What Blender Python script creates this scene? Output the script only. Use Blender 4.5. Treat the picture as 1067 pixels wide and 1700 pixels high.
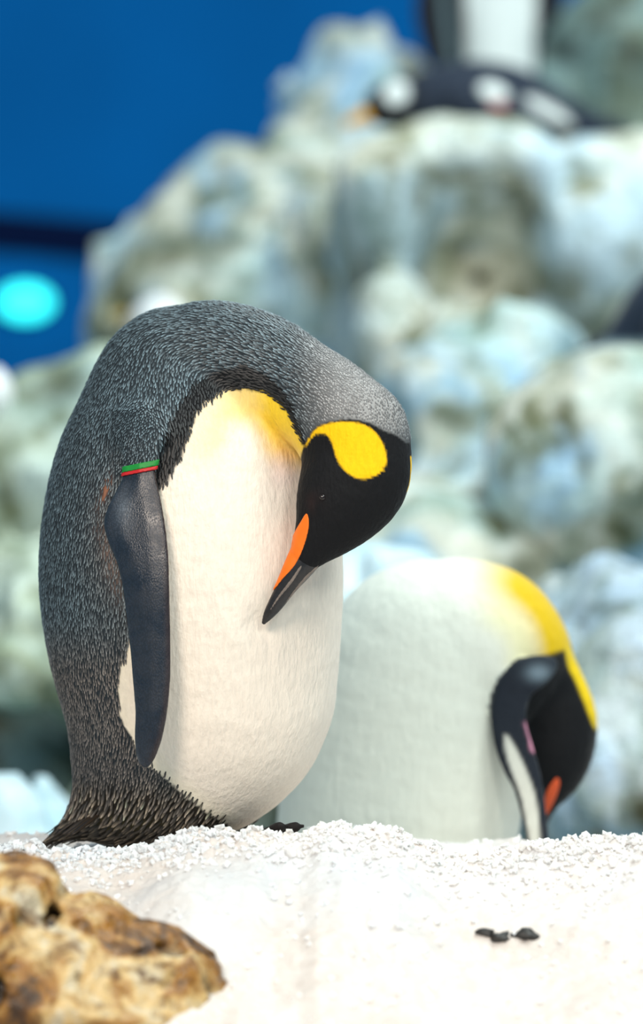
import bpy, bmesh, math, random
import numpy as np
from mathutils import Vector, Matrix

for o in list(bpy.data.objects):
    bpy.data.objects.remove(o, do_unlink=True)
scene = bpy.context.scene
COL = scene.collection
rng = np.random.default_rng(7)
random.seed(7)

# ------------------------------------------------------------------ camera
# pixel frame 1067 x 1700, focal length in pixels, the standing penguin 4 m away
F, CX, CY, CAMH, D0 = 5720.0, 533.5, 850.0, 0.37, 4.0
cam_d = bpy.data.cameras.new('camera')
cam = bpy.data.objects.new('camera', cam_d); COL.objects.link(cam)
cam.location = (0, -D0, CAMH); cam.rotation_euler = (math.pi / 2, 0, 0)
cam_d.sensor_fit = 'VERTICAL'; cam_d.sensor_height = 36.0; cam_d.sensor_width = 36.0 * 1067 / 1700
cam_d.lens = 36.0 * F / 1700
cam_d.clip_start = 0.1; cam_d.clip_end = 100
cam_d.dof.use_dof = True; cam_d.dof.focus_distance = D0 - 0.13; cam_d.dof.aperture_fstop = 2.2
scene.camera = cam

def at(px, py, d):
    return np.array([(px - CX) / F * d, d - D0, CAMH - (py - CY) / F * d])

# ------------------------------------------------------------------ world and lamps
world = bpy.data.worlds.new('world'); scene.world = world
world.use_nodes = True
bg = world.node_tree.nodes['Background']
bg.inputs[0].default_value = (0.50, 0.80, 1.0, 1); bg.inputs[1].default_value = 0.30

def area(name, loc, target, size, power, color):
    L = bpy.data.lights.new(name, 'AREA'); L.shape = 'DISK'; L.size = size; L.energy = power; L.color = color
    o = bpy.data.objects.new(name, L); COL.objects.link(o); o.location = loc
    o.rotation_euler = (Vector(target) - Vector(loc)).to_track_quat('-Z', 'Y').to_euler()
    return o
area('ceiling_spotlight_warm', (-1.5, -4.4, 2.7), (-0.1, 0, 0.25), 1.5, 150, (1.0, 0.86, 0.73))
area('added_fill_neutral', (1.7, -4.2, 2.9), (0.25, 0.7, 0.15), 1.2, 62, (0.97, 1.0, 0.93))  # added fill light that brightens the second penguin and softens the flipper shadow
area('ceiling_floodlight_cool', (1.2, 2.2, 5.2), (0.3, 3.2, 0.5), 2.5, 165, (0.91, 1.0, 0.97))
area('ceiling_floodlight_front', (1.8, -1.0, 4.2), (0.3, 2.6, 0.3), 1.6, 105, (0.92, 1.0, 0.96))

vs = scene.view_settings
vs.view_transform = 'Standard'; vs.look = 'None'; vs.gamma = 1.0; vs.use_curve_mapping = False
vs.exposure = 0.32

# ------------------------------------------------------------------ helpers
def srgb(r, g, b):
    f = lambda c: (c / 255 / 12.92) if c / 255 <= 0.04045 else ((c / 255 + 0.055) / 1.055) ** 2.4
    return np.array([f(r), f(g), f(b)])

def props(o, label=None, cat=None, group=None, kind=None):
    if label: o['label'] = label
    if cat: o['category'] = cat
    if group: o['group'] = group
    if kind: o['kind'] = kind
    return o

def empty(name, loc):
    o = bpy.data.objects.new(name, None); COL.objects.link(o); o.location = loc; o.empty_display_size = 0.05
    return o

def make_mesh(name, V, faces, mat, parent=None, color=None, smooth=True, extra=None, origin=None):
    V = np.asarray(V, dtype=np.float64)
    org = np.zeros(3)
    if parent is not None: org = np.array(parent.get('_org', (0, 0, 0)))
    if parent is None and origin is not None: org = np.array(origin)
    me = bpy.data.meshes.new(name)
    n = len(V)
    W = V - org
    if isinstance(faces, np.ndarray):
        k = faces.shape[1]; m = len(faces)
        me.vertices.add(n); me.vertices.foreach_set('co', W.astype(np.float32).ravel())
        me.loops.add(m * k); me.loops.foreach_set('vertex_index', faces.astype(np.int32).ravel())
        me.polygons.add(m); me.polygons.foreach_set('loop_start', np.arange(0, m * k, k, dtype=np.int32))
        me.update(calc_edges=True)
    else:
        me.from_pydata([tuple(v) for v in W], [], faces); me.update()
    me.polygons.foreach_set('use_smooth', np.full(len(me.polygons), smooth))
    if color is not None:
        a = me.attributes.new('plumage', 'FLOAT_COLOR', 'POINT')
        c = np.ones((n, 4), np.float32); c[:, :3] = color
        a.data.foreach_set('color', c.ravel())
    for k_, v_ in (extra or {}).items():
        a = me.attributes.new(k_, 'FLOAT', 'POINT'); a.data.foreach_set('value', np.asarray(v_, np.float32))
    me.validate()
    me.materials.append(mat)
    o = bpy.data.objects.new(name, me); COL.objects.link(o)
    if parent is not None: o.parent = parent
    else: o.location = tuple(org)
    return o

def thing(name, loc, label, cat, group=None):
    o = empty(name, tuple(loc)); o['_org'] = [float(x) for x in loc]
    return props(o, label, cat, group)

# lattice noise -------------------------------------------------------
LAT = rng.random((32, 32, 32)).astype(np.float32) * 2 - 1
def vnoise(P):
    I = np.floor(P).astype(np.int32); f = P - I; f = f * f * (3 - 2 * f); I &= 31; J = (I + 1) & 31
    x, y, z = f[..., 0], f[..., 1], f[..., 2]
    a = lambda X, Y, Z: LAT[X[..., 0], Y[..., 1], Z[..., 2]]
    c00 = a(I, I, I) * (1 - x) + a(J, I, I) * x; c10 = a(I, J, I) * (1 - x) + a(J, J, I) * x
    c01 = a(I, I, J) * (1 - x) + a(J, I, J) * x; c11 = a(I, J, J) * (1 - x) + a(J, J, J) * x
    return (c00 * (1 - y) + c10 * y) * (1 - z) + (c01 * (1 - y) + c11 * y) * z
def fbm(P, s, octv=4, gain=0.5):
    P = np.asarray(P, np.float32) * s; r = 0; amp = 1
    for k in range(octv):
        r = r + amp * vnoise(P + 7.3 * k); P = P * 2.03; amp *= gain
    return r

# signed distance field on a grid + surface nets ----------------------
class Field:
    def __init__(s, lo, hi, h):
        s.lo = np.array(lo, float); s.h = h
        s.n = np.ceil((np.array(hi) - s.lo) / h).astype(int) + 1
        s.ax = [(s.lo[i] + h * np.arange(s.n[i])).astype(np.float32) for i in range(3)]
    def new(s, v=1.0): return np.full(tuple(s.n), v, np.float32)
    def box(s, lo, hi):
        a = np.clip(((np.array(lo) - s.lo) / s.h).astype(int), 0, s.n); b = np.clip(((np.array(hi) - s.lo) / s.h).astype(int) + 2, 0, s.n)
        sl = tuple(slice(a[i], b[i]) for i in range(3))
        X = s.ax[0][sl[0]][:, None, None]; Y = s.ax[1][sl[1]][None, :, None]; Z = s.ax[2][sl[2]][None, None, :]
        return sl, X, Y, Z
    def sphere(s, f, c, r, ky=1.0, kx=1.0, kz=1.0, m=0.05):
        R = r + m
        sl, X, Y, Z = s.box(c - R, c + R)
        d = np.sqrt(((X - c[0]) / kx) ** 2 + ((Y - c[1]) / ky) ** 2 + ((Z - c[2]) / kz) ** 2) - r
        f[sl] = np.minimum(f[sl], d)
    def grid(s):
        return np.stack(np.meshgrid(*s.ax, indexing='ij'), -1)

def smin(a, b, k):
    h = np.clip(0.5 + 0.5 * (b - a) / k, 0, 1)
    return b * (1 - h) + a * h - k * h * (1 - h)

def surface_nets(f, lo, h):
    nx, ny, nz = f.shape
    ins = f < 0
    cnt = np.zeros((nx - 1, ny - 1, nz - 1), np.int8)
    cor = [(i, j, k) for i in (0, 1) for j in (0, 1) for k in (0, 1)]
    for i, j, k in cor: cnt += ins[i:nx - 1 + i, j:ny - 1 + j, k:nz - 1 + k]
    act = (cnt > 0) & (cnt < 8)
    idx = np.argwhere(act)
    vid = np.full(act.shape, -1, np.int32); vid[act] = np.arange(len(idx))
    vals = {c: f[idx[:, 0] + c[0], idx[:, 1] + c[1], idx[:, 2] + c[2]] for c in cor}
    acc = np.zeros((len(idx), 3)); num = np.zeros(len(idx))
    for c in cor:
        for ax in range(3):
            if c[ax]: continue
            e = list(c); e[ax] = 1; e = tuple(e)
            va, vb = vals[c], vals[e]
            x = (va < 0) != (vb < 0)
            t = np.where(x, va / np.where(x, va - vb, 1), 0)
            p = np.tile(np.array(c, float), (len(idx), 1)); p[:, ax] += t
            acc[x] += p[x]; num[x] += 1
    V = (idx + acc / num[:, None]) * h + lo
    quads = []
    for ax in range(3):
        a1, a2 = (ax + 1) % 3, (ax + 2) % 3
        s0 = [slice(None)] * 3; s1 = [slice(None)] * 3
        s0[ax] = slice(0, -1); s1[ax] = slice(1, None)
        A, B = ins[tuple(s0)], ins[tuple(s1)]
        e = np.argwhere(A != B)
        ok = (e[:, a1] > 0) & (e[:, a2] > 0) & (e[:, a1] < f.shape[a1] - 1) & (e[:, a2] < f.shape[a2] - 1)
        e = e[ok]
        flip = ~A[e[:, 0], e[:, 1], e[:, 2]]
        def v(o1, o2):
            q = e.copy(); q[:, a1] += o1; q[:, a2] += o2
            return vid[q[:, 0], q[:, 1], q[:, 2]]
        Q = np.stack([v(-1, -1), v(0, -1), v(0, 0), v(-1, 0)], 1)
        Q[flip] = Q[flip][:, ::-1]
        quads.append(Q)
    return V, np.concatenate(quads)

def sample_field(f, lo, h, P):
    q = (P - lo) / h; n = np.array(f.shape)
    q = np.clip(q, 0, n - 1.001); i = q.astype(int); t = q - i
    r = 0
    for a in (0, 1):
        for b in (0, 1):
            for c in (0, 1):
                w = (t[:, 0] if a else 1 - t[:, 0]) * (t[:, 1] if b else 1 - t[:, 1]) * (t[:, 2] if c else 1 - t[:, 2])
                r = r + w * f[i[:, 0] + a, i[:, 1] + b, i[:, 2] + c]
    return r

def vertex_normals(V, Q):
    n = np.cross(V[Q[:, 2]] - V[Q[:, 0]], V[Q[:, 3]] - V[Q[:, 1]])
    N = np.zeros_like(V)
    for k in range(4): np.add.at(N, Q[:, k], n)
    return N / (np.linalg.norm(N, axis=1)[:, None] + 1e-12)

def catmull(P, step):
    P = np.asarray(P, float); out = []
    E = np.vstack([2 * P[0] - P[1], P, 2 * P[-1] - P[-2]])
    for i in range(1, len(E) - 2):
        p0, p1, p2, p3 = E[i - 1:i + 3]
        n = max(1, int(np.linalg.norm((p2 - p1)[:3]) / step))
        for t in np.arange(n) / n:
            out.append(0.5 * (2 * p1 + (p2 - p0) * t + (2 * p0 - 5 * p1 + 4 * p2 - p3) * t ** 2 + (3 * p1 - p0 - 3 * p2 + p3) * t ** 3))
    out.append(P[-1])
    return np.array(out)

def smooth_poly(pts, n=4):
    P = np.asarray(pts, float); m = len(P); out = []
    for i in range(m):
        p0, p1, p2, p3 = P[i - 1], P[i], P[(i + 1) % m], P[(i + 2) % m]
        for t in np.arange(n) / n:
            out.append(0.5 * (2 * p1 + (p2 - p0) * t + (2 * p0 - 5 * p1 + 4 * p2 - p3) * t ** 2 + (3 * p1 - p0 - 3 * p2 + p3) * t ** 3))
    return np.array(out)

def sd_poly(px, py, poly):
    px = np.asarray(px, np.float32); py = np.asarray(py, np.float32)
    d = np.full(np.broadcast(px, py).shape, 1e9, np.float32); s = np.ones(d.shape, bool)
    m = len(poly)
    for i in range(m):
        a = poly[i]; b = poly[i - 1]
        ex, ey = b - a; wx, wy = px - a[0], py - a[1]
        t = np.clip((wx * ex + wy * ey) / (ex * ex + ey * ey + 1e-12), 0, 1)
        d = np.minimum(d, (wx - ex * t) ** 2 + (wy - ey * t) ** 2)
        c = ((a[1] <= py) & (b[1] > py) & (ex * wy > ey * wx)) | ((a[1] > py) & (b[1] <= py) & (ex * wy < ey * wx))
        s ^= c
    return np.where(s, 1, -1) * np.sqrt(d)

def sd_line(px, py, pts):
    d = np.full(np.shape(px), 1e9)
    for a, b in zip(pts[:-1], pts[1:]):
        a = np.array(a, float); b = np.array(b, float); ex, ey = b - a
        t = np.clip(((px - a[0]) * ex + (py - a[1]) * ey) / (ex * ex + ey * ey), 0, 1)
        d = np.minimum(d, np.hypot(px - a[0] - ex * t, py - a[1] - ey * t))
    return d

def sst(a, b, x):
    t = np.clip((x - a) / (b - a), 0, 1); return t * t * (3 - 2 * t)
def mix(c, col, w): return c * (1 - w[:, None]) + np.asarray(col) * w[:, None]

def chain_pts(rows, d0, step=0.018):
    """rows of (px, py, depth offset, radius in px) -> world points with radii"""
    out = []
    for px, py, y, r in rows:
        d = d0 + y
        out.append(np.append(at(px, py, d), r / F * d))
    return catmull(out, step)

# ------------------------------------------------------------------ materials
def new_mat(name):
    m = bpy.data.materials.new(name); m.use_nodes = True
    nt = m.node_tree; b = nt.nodes['Principled BSDF']
    return m, nt, b
def N(nt, t, **kw):
    n = nt.nodes.new(t)
    for k, v in kw.items():
        if k in n.inputs: n.inputs[k].default_value = v
        else: setattr(n, k, v)
    return n
def noise(nt, vec, scale, detail=4, rough=0.55, dist=0.0):
    n = N(nt, 'ShaderNodeTexNoise'); n.inputs['Scale'].default_value = scale; n.inputs['Detail'].default_value = detail
    n.inputs['Roughness'].default_value = rough; n.inputs['Distortion'].default_value = dist
    nt.links.new(vec, n.inputs['Vector']); return n.outputs['Fac']
def ramp(nt, fac, stops):
    r = N(nt, 'ShaderNodeValToRGB'); e = r.color_ramp.elements
    while len(e) < len(stops): e.new(0.5)
    for i, (p, c) in enumerate(stops):
        e[i].position = p; e[i].color = (*c, 1) if len(c) == 3 else c
    nt.links.new(fac, r.inputs[0]); return r.outputs[0]
def mixc(nt, fac, a, b, mode='MIX'):
    m = N(nt, 'ShaderNodeMix', data_type='RGBA', blend_type=mode)
    for s, v in ((0, fac), (6, a), (7, b)):
        if hasattr(v, 'is_linked'): nt.links.new(v, m.inputs[s])
        else: m.inputs[s].default_value = v if s == 0 else (*v, 1)
    return m.outputs[2]
def bump(nt, b, h, strength, dist):
    n = N(nt, 'ShaderNodeBump'); n.inputs['Strength'].default_value = strength; n.inputs['Distance'].default_value = dist
    nt.links.new(h, n.inputs['Height']); nt.links.new(n.outputs[0], b.inputs['Normal'])
def coords(nt): return N(nt, 'ShaderNodeTexCoord').outputs['Object']

def mat_plumage(name, rough=0.75, bscale=220, bstr=0.25, sheen=0.2, bdist=0.003, var=0.10):
    m, nt, b = new_mat(name)
    a = N(nt, 'ShaderNodeAttribute', attribute_name='plumage')
    mp = N(nt, 'ShaderNodeMapping'); mp.inputs['Scale'].default_value = (1, 1, 0.28)
    nt.links.new(coords(nt), mp.inputs[0])
    n1 = noise(nt, mp.outputs[0], bscale, 3)
    n2 = noise(nt, coords(nt), 38, 4)
    v = ramp(nt, n1, [(0.3, (1 - var,) * 3), (0.7, (1, 1, 1))])
    nt.links.new(mixc(nt, 1.0, a.outputs['Color'], v, 'MULTIPLY'), b.inputs['Base Color'])
    mx = N(nt, 'ShaderNodeMath', operation='MULTIPLY_ADD'); nt.links.new(n2, mx.inputs[0]); mx.inputs[1].default_value = 1.6
    nt.links.new(n1, mx.inputs[2])
    bump(nt, b, mx.outputs[0], bstr, bdist)
    b.inputs['Roughness'].default_value = rough
    b.inputs['Sheen Weight'].default_value = sheen; b.inputs['Sheen Roughness'].default_value = 0.4
    b.inputs['Specular IOR Level'].default_value = 0.22
    return m
def mat_plain(name, col, rough=0.5, spec=0.5, var=0.15, scale=60, bstr=0.15, bdist=0.001):
    m, nt, b = new_mat(name)
    n1 = noise(nt, coords(nt), scale, 4)
    c = np.array(col)
    nt.links.new(ramp(nt, n1, [(0.3, tuple(c * (1 - var))), (0.7, tuple(np.minimum(c * (1 + var), 1)))]), b.inputs['Base Color'])
    bump(nt, b, n1, bstr, bdist)
    b.inputs['Roughness'].default_value = rough; b.inputs['Specular IOR Level'].default_value = spec
    return m

def mat_wing():
    m, nt, b = new_mat('flipper_scales')
    a = N(nt, 'ShaderNodeAttribute', attribute_name='plumage')
    mp = N(nt, 'ShaderNodeMapping'); mp.inputs['Scale'].default_value = (1, 0.6, 0.55); nt.links.new(coords(nt), mp.inputs[0])
    vo = N(nt, 'ShaderNodeTexVoronoi', feature='F1'); vo.inputs['Scale'].default_value = 700; nt.links.new(mp.outputs[0], vo.inputs['Vector'])
    n1 = noise(nt, coords(nt), 45, 4)
    v = ramp(nt, vo.outputs['Distance'], [(0.15, (1.2,) * 3), (0.6, (0.65,) * 3)])
    nt.links.new(mixc(nt, 1.0, a.outputs['Color'], v, 'MULTIPLY'), b.inputs['Base Color'])
    iv = N(nt, 'ShaderNodeMath', operation='SUBTRACT'); iv.inputs[0].default_value = 1.0; nt.links.new(vo.outputs['Distance'], iv.inputs[1])
    bump(nt, b, iv.outputs[0], 0.3, 0.0008)
    nt.links.new(ramp(nt, n1, [(0.35, (0.28,) * 3), (0.6, (0.46,) * 3)]), b.inputs['Roughness'])
    b.inputs['Specular IOR Level'].default_value = 0.55
    return m
M_wing = mat_wing()
M_body = mat_plumage('king_plumage', sheen=0.05, bstr=0.45, bdist=0.004)
M_far = mat_plumage('far_plumage', bscale=60, bstr=0.1)
def mat_feather():
    m, nt, b = new_mat('back_feather')
    a = N(nt, 'ShaderNodeAttribute', attribute_name='plumage')
    nt.links.new(a.outputs['Color'], b.inputs['Base Color'])
    b.inputs['Roughness'].default_value = 0.5; b.inputs['Specular IOR Level'].default_value = 0.5
    return m
M_feather = mat_feather()
M_beak = mat_plain('beak_horn', srgb(34, 32, 34), 0.33, 0.5, 0.3, 260, 0.25)
M_plate = mat_plain('beak_orange', srgb(246, 118, 22), 0.45, 0.4, 0.06, 60)
M_seam = mat_plain('beak_seam', srgb(120, 108, 100), 0.5, 0.4, 0.2, 200)
M_green = mat_plain('band_green', srgb(0, 130, 44), 0.55, 0.5, 0.05)
M_red = mat_plain('band_red', srgb(190, 20, 26), 0.55, 0.5, 0.05)
M_eye = mat_plain('eye_brown', srgb(26, 16, 14), 0.1, 0.6, 0.1)
M_gbeak = mat_plain('gentoo_beak', srgb(222, 160, 20), 0.5, 0.4, 0.1, 40)

def mat_rock(name, cols, stain_shade, s=1.0, bstr=0.8, spot=(0.53, 0.66)):
    m, nt, b = new_mat(name)
    co = coords(nt)
    n1 = noise(nt, co, 3.6 * s, 5, 0.6, 0.4); n2 = noise(nt, co, 2.6 * s, 4, 0.6, 0.8)
    n3 = noise(nt, co, 6.5 * s, 5, 0.62, 0.3); n4 = noise(nt, co, 22 * s, 5, 0.6)
    c1 = ramp(nt, n1, [(0.34, tuple(cols[0])), (0.48, tuple(cols[1])), (0.62, tuple(cols[2]))])
    f2 = ramp(nt, n2, [(0.48, (0, 0, 0)), (0.60, (1, 1, 1))])
    c2 = mixc(nt, f2, c1, tuple(cols[3]))
    f3 = ramp(nt, n3, [(spot[0], (0, 0, 0)), (spot[1], (0.85,) * 3)])
    c3 = mixc(nt, f3, c2, tuple(stain_shade))
    sa = N(nt, 'ShaderNodeAttribute', attribute_name='stain_shade')
    c3 = mixc(nt, sa.outputs['Fac'], c3, tuple(np.array(stain_shade) * 0.6))
    mp = N(nt, 'ShaderNodeMapping'); mp.inputs['Scale'].default_value = (1, 1, 0.3); nt.links.new(co, mp.inputs[0])
    n5 = noise(nt, mp.outputs[0], 7 * s, 4, 0.6, 0.5)
    c3 = mixc(nt, 1.0, c3, ramp(nt, n5, [(0.38, (0.52, 0.56, 0.50)), (0.56, (1, 1, 1))]), 'MULTIPLY')
    c4 = mixc(nt, 1.0, c3, ramp(nt, n4, [(0.3, (0.72,) * 3), (0.65, (1, 1, 1))]), 'MULTIPLY')
    nt.links.new(c4, b.inputs['Base Color'])
    bump(nt, b, n4, bstr, 0.03)
    b.inputs['Roughness'].default_value = 0.7; b.inputs['Specular IOR Level'].default_value = 0.4
    return m
RC = [srgb(190, 190, 164), srgb(230, 232, 220), srgb(206, 234, 234), srgb(170, 208, 236)]
M_rock = mat_rock('rock_pale', RC, srgb(112, 116, 66), 1.0)
M_rock_left = mat_rock('rock_greenish', [srgb(172, 188, 152), srgb(210, 224, 204), srgb(208, 226, 216), srgb(196, 218, 216)], srgb(120, 122, 62), 1.1)
M_rock_low = mat_rock('rock_bluish', [srgb(186, 204, 204), srgb(222, 234, 238), srgb(204, 226, 242), srgb(194, 218, 240)], srgb(116, 110, 62), 1.6)
M_rock_ledge = mat_rock('rock_cream', [srgb(196, 194, 168), srgb(234, 235, 222), srgb(222, 236, 232), srgb(196, 220, 232)], srgb(112, 112, 60), 1.0)
M_rock_back = mat_rock('rock_grey', [srgb(128, 142, 128), srgb(160, 176, 160), srgb(150, 178, 176), srgb(150, 178, 178)], srgb(84, 82, 58), 1.3)

# ------------------------------------------------------------------ room shell
def mat_wall(name, col):
    m, nt, b = new_mat(name)
    n1 = noise(nt, coords(nt), 1.1, 3)
    c = np.array(col)
    nt.links.new(ramp(nt, n1, [(0.3, tuple(c * 0.9)), (0.7, tuple(c * 1.1))]), b.inputs['Base Color'])
    b.inputs['Roughness'].default_value = 0.85; b.inputs['Specular IOR Level'].default_value = 0.1
    return m
M_blue = mat_wall('wall_blue', srgb(0, 104, 178))
M_navy = mat_wall('wall_navy', srgb(4, 22, 60))

def box_mesh(name, lo, hi, mat, parent=None, bevel=0.0):
    bm = bmesh.new(); bmesh.ops.create_cube(bm, size=1)
    lo, hi = np.array(lo), np.array(hi)
    for v in bm.verts: v.co = Vector(tuple(lo + (np.array(v.co) + 0.5) * (hi - lo)))
    if bevel: bmesh.ops.bevel(bm, geom=bm.edges[:], offset=bevel, segments=2, affect='EDGES')
    me = bpy.data.meshes.new(name); bm.to_mesh(me); bm.free(); me.materials.append(mat)
    o = bpy.data.objects.new(name, me); COL.objects.link(o)
    if parent: o.parent = parent
    return o
WY = 9.0                                         # the painted back wall
def wall_z(py): return CAMH - (py - CY) / F * (WY + D0)
wb = box_mesh('wall_back', (-6, WY, -0.6), (6, WY + 0.2, 4.5), M_blue); props(wb, 'deep blue painted wall far behind the rocks', kind='structure')
bm = bmesh.new()
wt = box_mesh('trim_1', (-5, -0.03, -0.075), (5, 0.05, 0.075), M_navy, bevel=0.01); props(wt, 'dark navy horizontal band across the blue wall', kind='structure')
c = at(60, 391, WY + D0); wt.location = (c[0], WY, c[2]); wt.rotation_euler = (0, math.radians(5.0), 0)

# ------------------------------------------------------------------ floor and snow
M_floor = mat_plain('floor_concrete', srgb(150, 176, 178), 0.7, 0.3, 0.2, 3)
fl = box_mesh('floor', (-6, -2.2, -0.8), (6, WY + 0.2, -0.6), M_floor); props(fl, 'grey green enclosure floor under the rocks', kind='structure')

crest_px = np.array([(-200, 1390), (0, 1390), (60, 1388), (80, 1397), (150, 1393), (200, 1398), (250, 1388), (300, 1372), (330, 1366), (370, 1372), (420, 1372), (460, 1382),
                     (500, 1380), (530, 1366), (570, 1364), (600, 1374), (650, 1370), (690, 1388), (750, 1404), (800, 1402), (870, 1401), (950, 1394), (1067, 1386), (1300, 1384)], float)
DC = 3.80
crest_px[:, 1] += 15
def snow_height(X, Y):
    px = X * F / DC + CX
    zc = CAMH - (np.interp(px, crest_px[:, 0], crest_px[:, 1]) - CY) / F * DC
    yc = DC - D0
    front = np.clip(yc - Y, 0, None); back = np.clip(Y - yc, 0, None)
    z = zc - 0.26 * front * sst(-0.02, 0.35, front) - 0.02 * sst(0, 0.12, front)
    z = z - 0.026 * sst(0.0, 0.10, back) - 0.26 * sst(0.35, 0.9, back)
    # a small hollow where dark gravel shows through
    dent = np.exp(-(((X - 0.185) / 0.045) ** 2 + ((Y + 0.44) / 0.03) ** 2)) + 0.6 * np.exp(-(((X - 0.12) / 0.06) ** 2 + ((Y + 0.40) / 0.02) ** 2))
    return z - 0.018 * dent
def snow_noise(X, Y):
    P = np.stack([X, Y, np.zeros_like(X)], -1)
    return 0.008 * fbm(P, 14, 3) + (0.0016 + 0.0030 * np.exp(-((Y - DC + D0) / 0.07) ** 2)) * fbm(P + 3, 75, 3, 0.7)
nx, ny = 420, 560
xs = np.concatenate([np.linspace(-1.7, -0.6, 30, endpoint=False), np.linspace(-0.6, 0.6, nx - 60, endpoint=False), np.linspace(0.6, 1.7, 30)]); ys = np.concatenate([np.linspace(-1.25, -0.9, 20, endpoint=False), np.linspace(-0.9, 0.12, 440, endpoint=False), np.linspace(0.12, 1.3, ny - 460)])
GX, GY = np.meshgrid(xs, ys, indexing='ij')
GZ = snow_height(GX, GY) + snow_noise(GX, GY)
V = np.stack([GX, GY, GZ], -1).reshape(-1, 3)
I = np.arange(nx * ny).reshape(nx, ny)
Q = np.stack([I[:-1, :-1], I[1:, :-1], I[1:, 1:], I[:-1, 1:]], -1).reshape(-1, 4)
# skirt closes the bank down to the floor
edge = np.concatenate([I[:, 0], I[-1, 1:], I[-2::-1, -1], I[0, -2:0:-1]])
SV = V[edge].copy(); SV[:, 2] = -0.6
nb = len(V); V = np.vstack([V, SV]); k = np.arange(len(edge)); kn = np.roll(k, -1)
Q = np.vstack([Q, np.stack([edge, nb + k, nb + kn, edge[kn]], 1)])
def mat_snow(name, c0, c1, c2):
    m, nt, b = new_mat(name)
    co = coords(nt)
    n1 = noise(nt, co, 9, 4); n2 = noise(nt, co, 260, 3, 0.6); n3 = noise(nt, co, 3.1, 3)
    c = ramp(nt, n1, [(0.35, tuple(c0)), (0.6, tuple(c1))])
    c = mixc(nt, ramp(nt, n3, [(0.45, (0, 0, 0)), (0.65, (1, 1, 1))]), c, tuple(c2))
    nt.links.new(c, b.inputs['Base Color'])
    bump(nt, b, n2, 0.5, 0.003)
    b.inputs['Roughness'].default_value = 0.45; b.inputs['Specular IOR Level'].default_value = 0.4
    b.inputs['Subsurface Weight'].default_value = 0.6; b.inputs['Subsurface Radius'].default_value = (1.0, 0.95, 0.9); b.inputs['Subsurface Scale'].default_value = 0.008
    return m
M_snow = mat_snow('crushed_ice', srgb(211, 200, 192), srgb(219, 210, 203), srgb(210, 210, 211))
snow = make_mesh('crushed_ice_bank', V, Q, M_snow, origin=(0, -0.2, 0))
props(snow, 'bank of white crushed ice under the preening penguins', 'ice', kind='stuff')

# loose shards of ice over the bank, one uncountable layer
def shards(n, seed):
    r = np.random.default_rng(seed)
    X = r.uniform(-0.6, 0.6, n); Y = np.where(r.random(n) < 0.78, r.normal(DC - D0, 0.045, n), r.uniform(-0.95, 0.2, n))
    Z = snow_height(X, Y) + snow_noise(X, Y)
    base = np.array([(-1, -1, -1), (1, -1, -1), (1, 1, -1), (-1, 1, -1), (-1, -1, 1), (1, -1, 1), (1, 1, 1), (-1, 1, 1)], float)
    fq = np.array([(0, 3, 2, 1), (4, 5, 6, 7), (0, 1, 5, 4), (1, 2, 6, 5), (2, 3, 7, 6), (3, 0, 4, 7)])
    A = r.normal(size=(n, 3, 3)); Rm, _ = np.linalg.qr(A)
    S = r.uniform(0.5, 1.0, (n, 3)) * (r.uniform(0.0013, 0.0040, n) * r.choice([1, 1, 1, 1.5], n))[:, None]
    L = base[None] * S[:, None, :] * r.uniform(0.55, 1.1, (n, 8, 1))
    W = np.einsum('nij,nkj->nki', Rm, L) + np.stack([X, Y, Z + 0.001], -1)[:, None]
    return W.reshape(-1, 3), (fq[None] + 8 * np.arange(n)[:, None, None]).reshape(-1, 4)
V, Q = shards(9000, 3)
M_chip = mat_snow('ice_chip', srgb(242, 236, 231), srgb(246, 243, 240), srgb(238, 242, 246))
chips = make_mesh('ice_shards', V, Q, M_chip, smooth=False, origin=(0, -0.3, 0))
props(chips, 'loose shards of crushed ice strewn over the bank', 'ice', kind='stuff')

# dark gravel in the hollow
M_gravel = mat_plain('gravel_dark', srgb(44, 42, 40), 0.5, 0.4, 0.4, 90)
def pebble(name, c, r, seed, mat, sq=(1, 1, 1), amp=0.25, sub=3, parent=None):
    bm = bmesh.new(); bmesh.ops.create_icosphere(bm, subdivisions=sub, radius=1.0)
    P = np.array([v.co[:] for v in bm.verts]); d = fbm(P + seed * 3.1, 1.2, 3)
    P = P * (1 + amp * d)[:, None] * np.array(sq) * r
    for v, p in zip(bm.verts, P): v.co = Vector(p)
    me = bpy.data.meshes.new(name); bm.to_mesh(me); bm.free(); me.materials.append(mat)
    me.polygons.foreach_set('use_smooth', np.full(len(me.polygons), True))
    o = bpy.data.objects.new(name, me); COL.objects.link(o); o.location = tuple(c)
    return o
def on_snow(px, py, lift=0.0):
    for d in np.arange(3.0, 4.2, 0.004):
        p = at(px, py, d)
        if snow_height(p[0], p[1]) + snow_noise(np.array([p[0]]), np.array([p[1]]))[0] >= p[2]: break
    return p + np.array([0, 0, lift])
for i, (px, py, r, lab) in enumerate([(806, 1552, 0.0075, 'flat dark pebble showing through the ice hollow, beside the pointed one'),
                                      (832, 1558, 0.0085, 'middle dark pebble of three in the ice hollow'),
                                      (872, 1557, 0.0100, 'largest dark pebble of three in the ice hollow, lying apart from the others')]):
    o = pebble('pebble', on_snow(px, py, 0.001), r, i + 2, M_gravel, (1.4, 1.0, 0.7), 0.5); props(o, lab, 'pebble', 'dark pebbles in the ice hollow')

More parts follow.
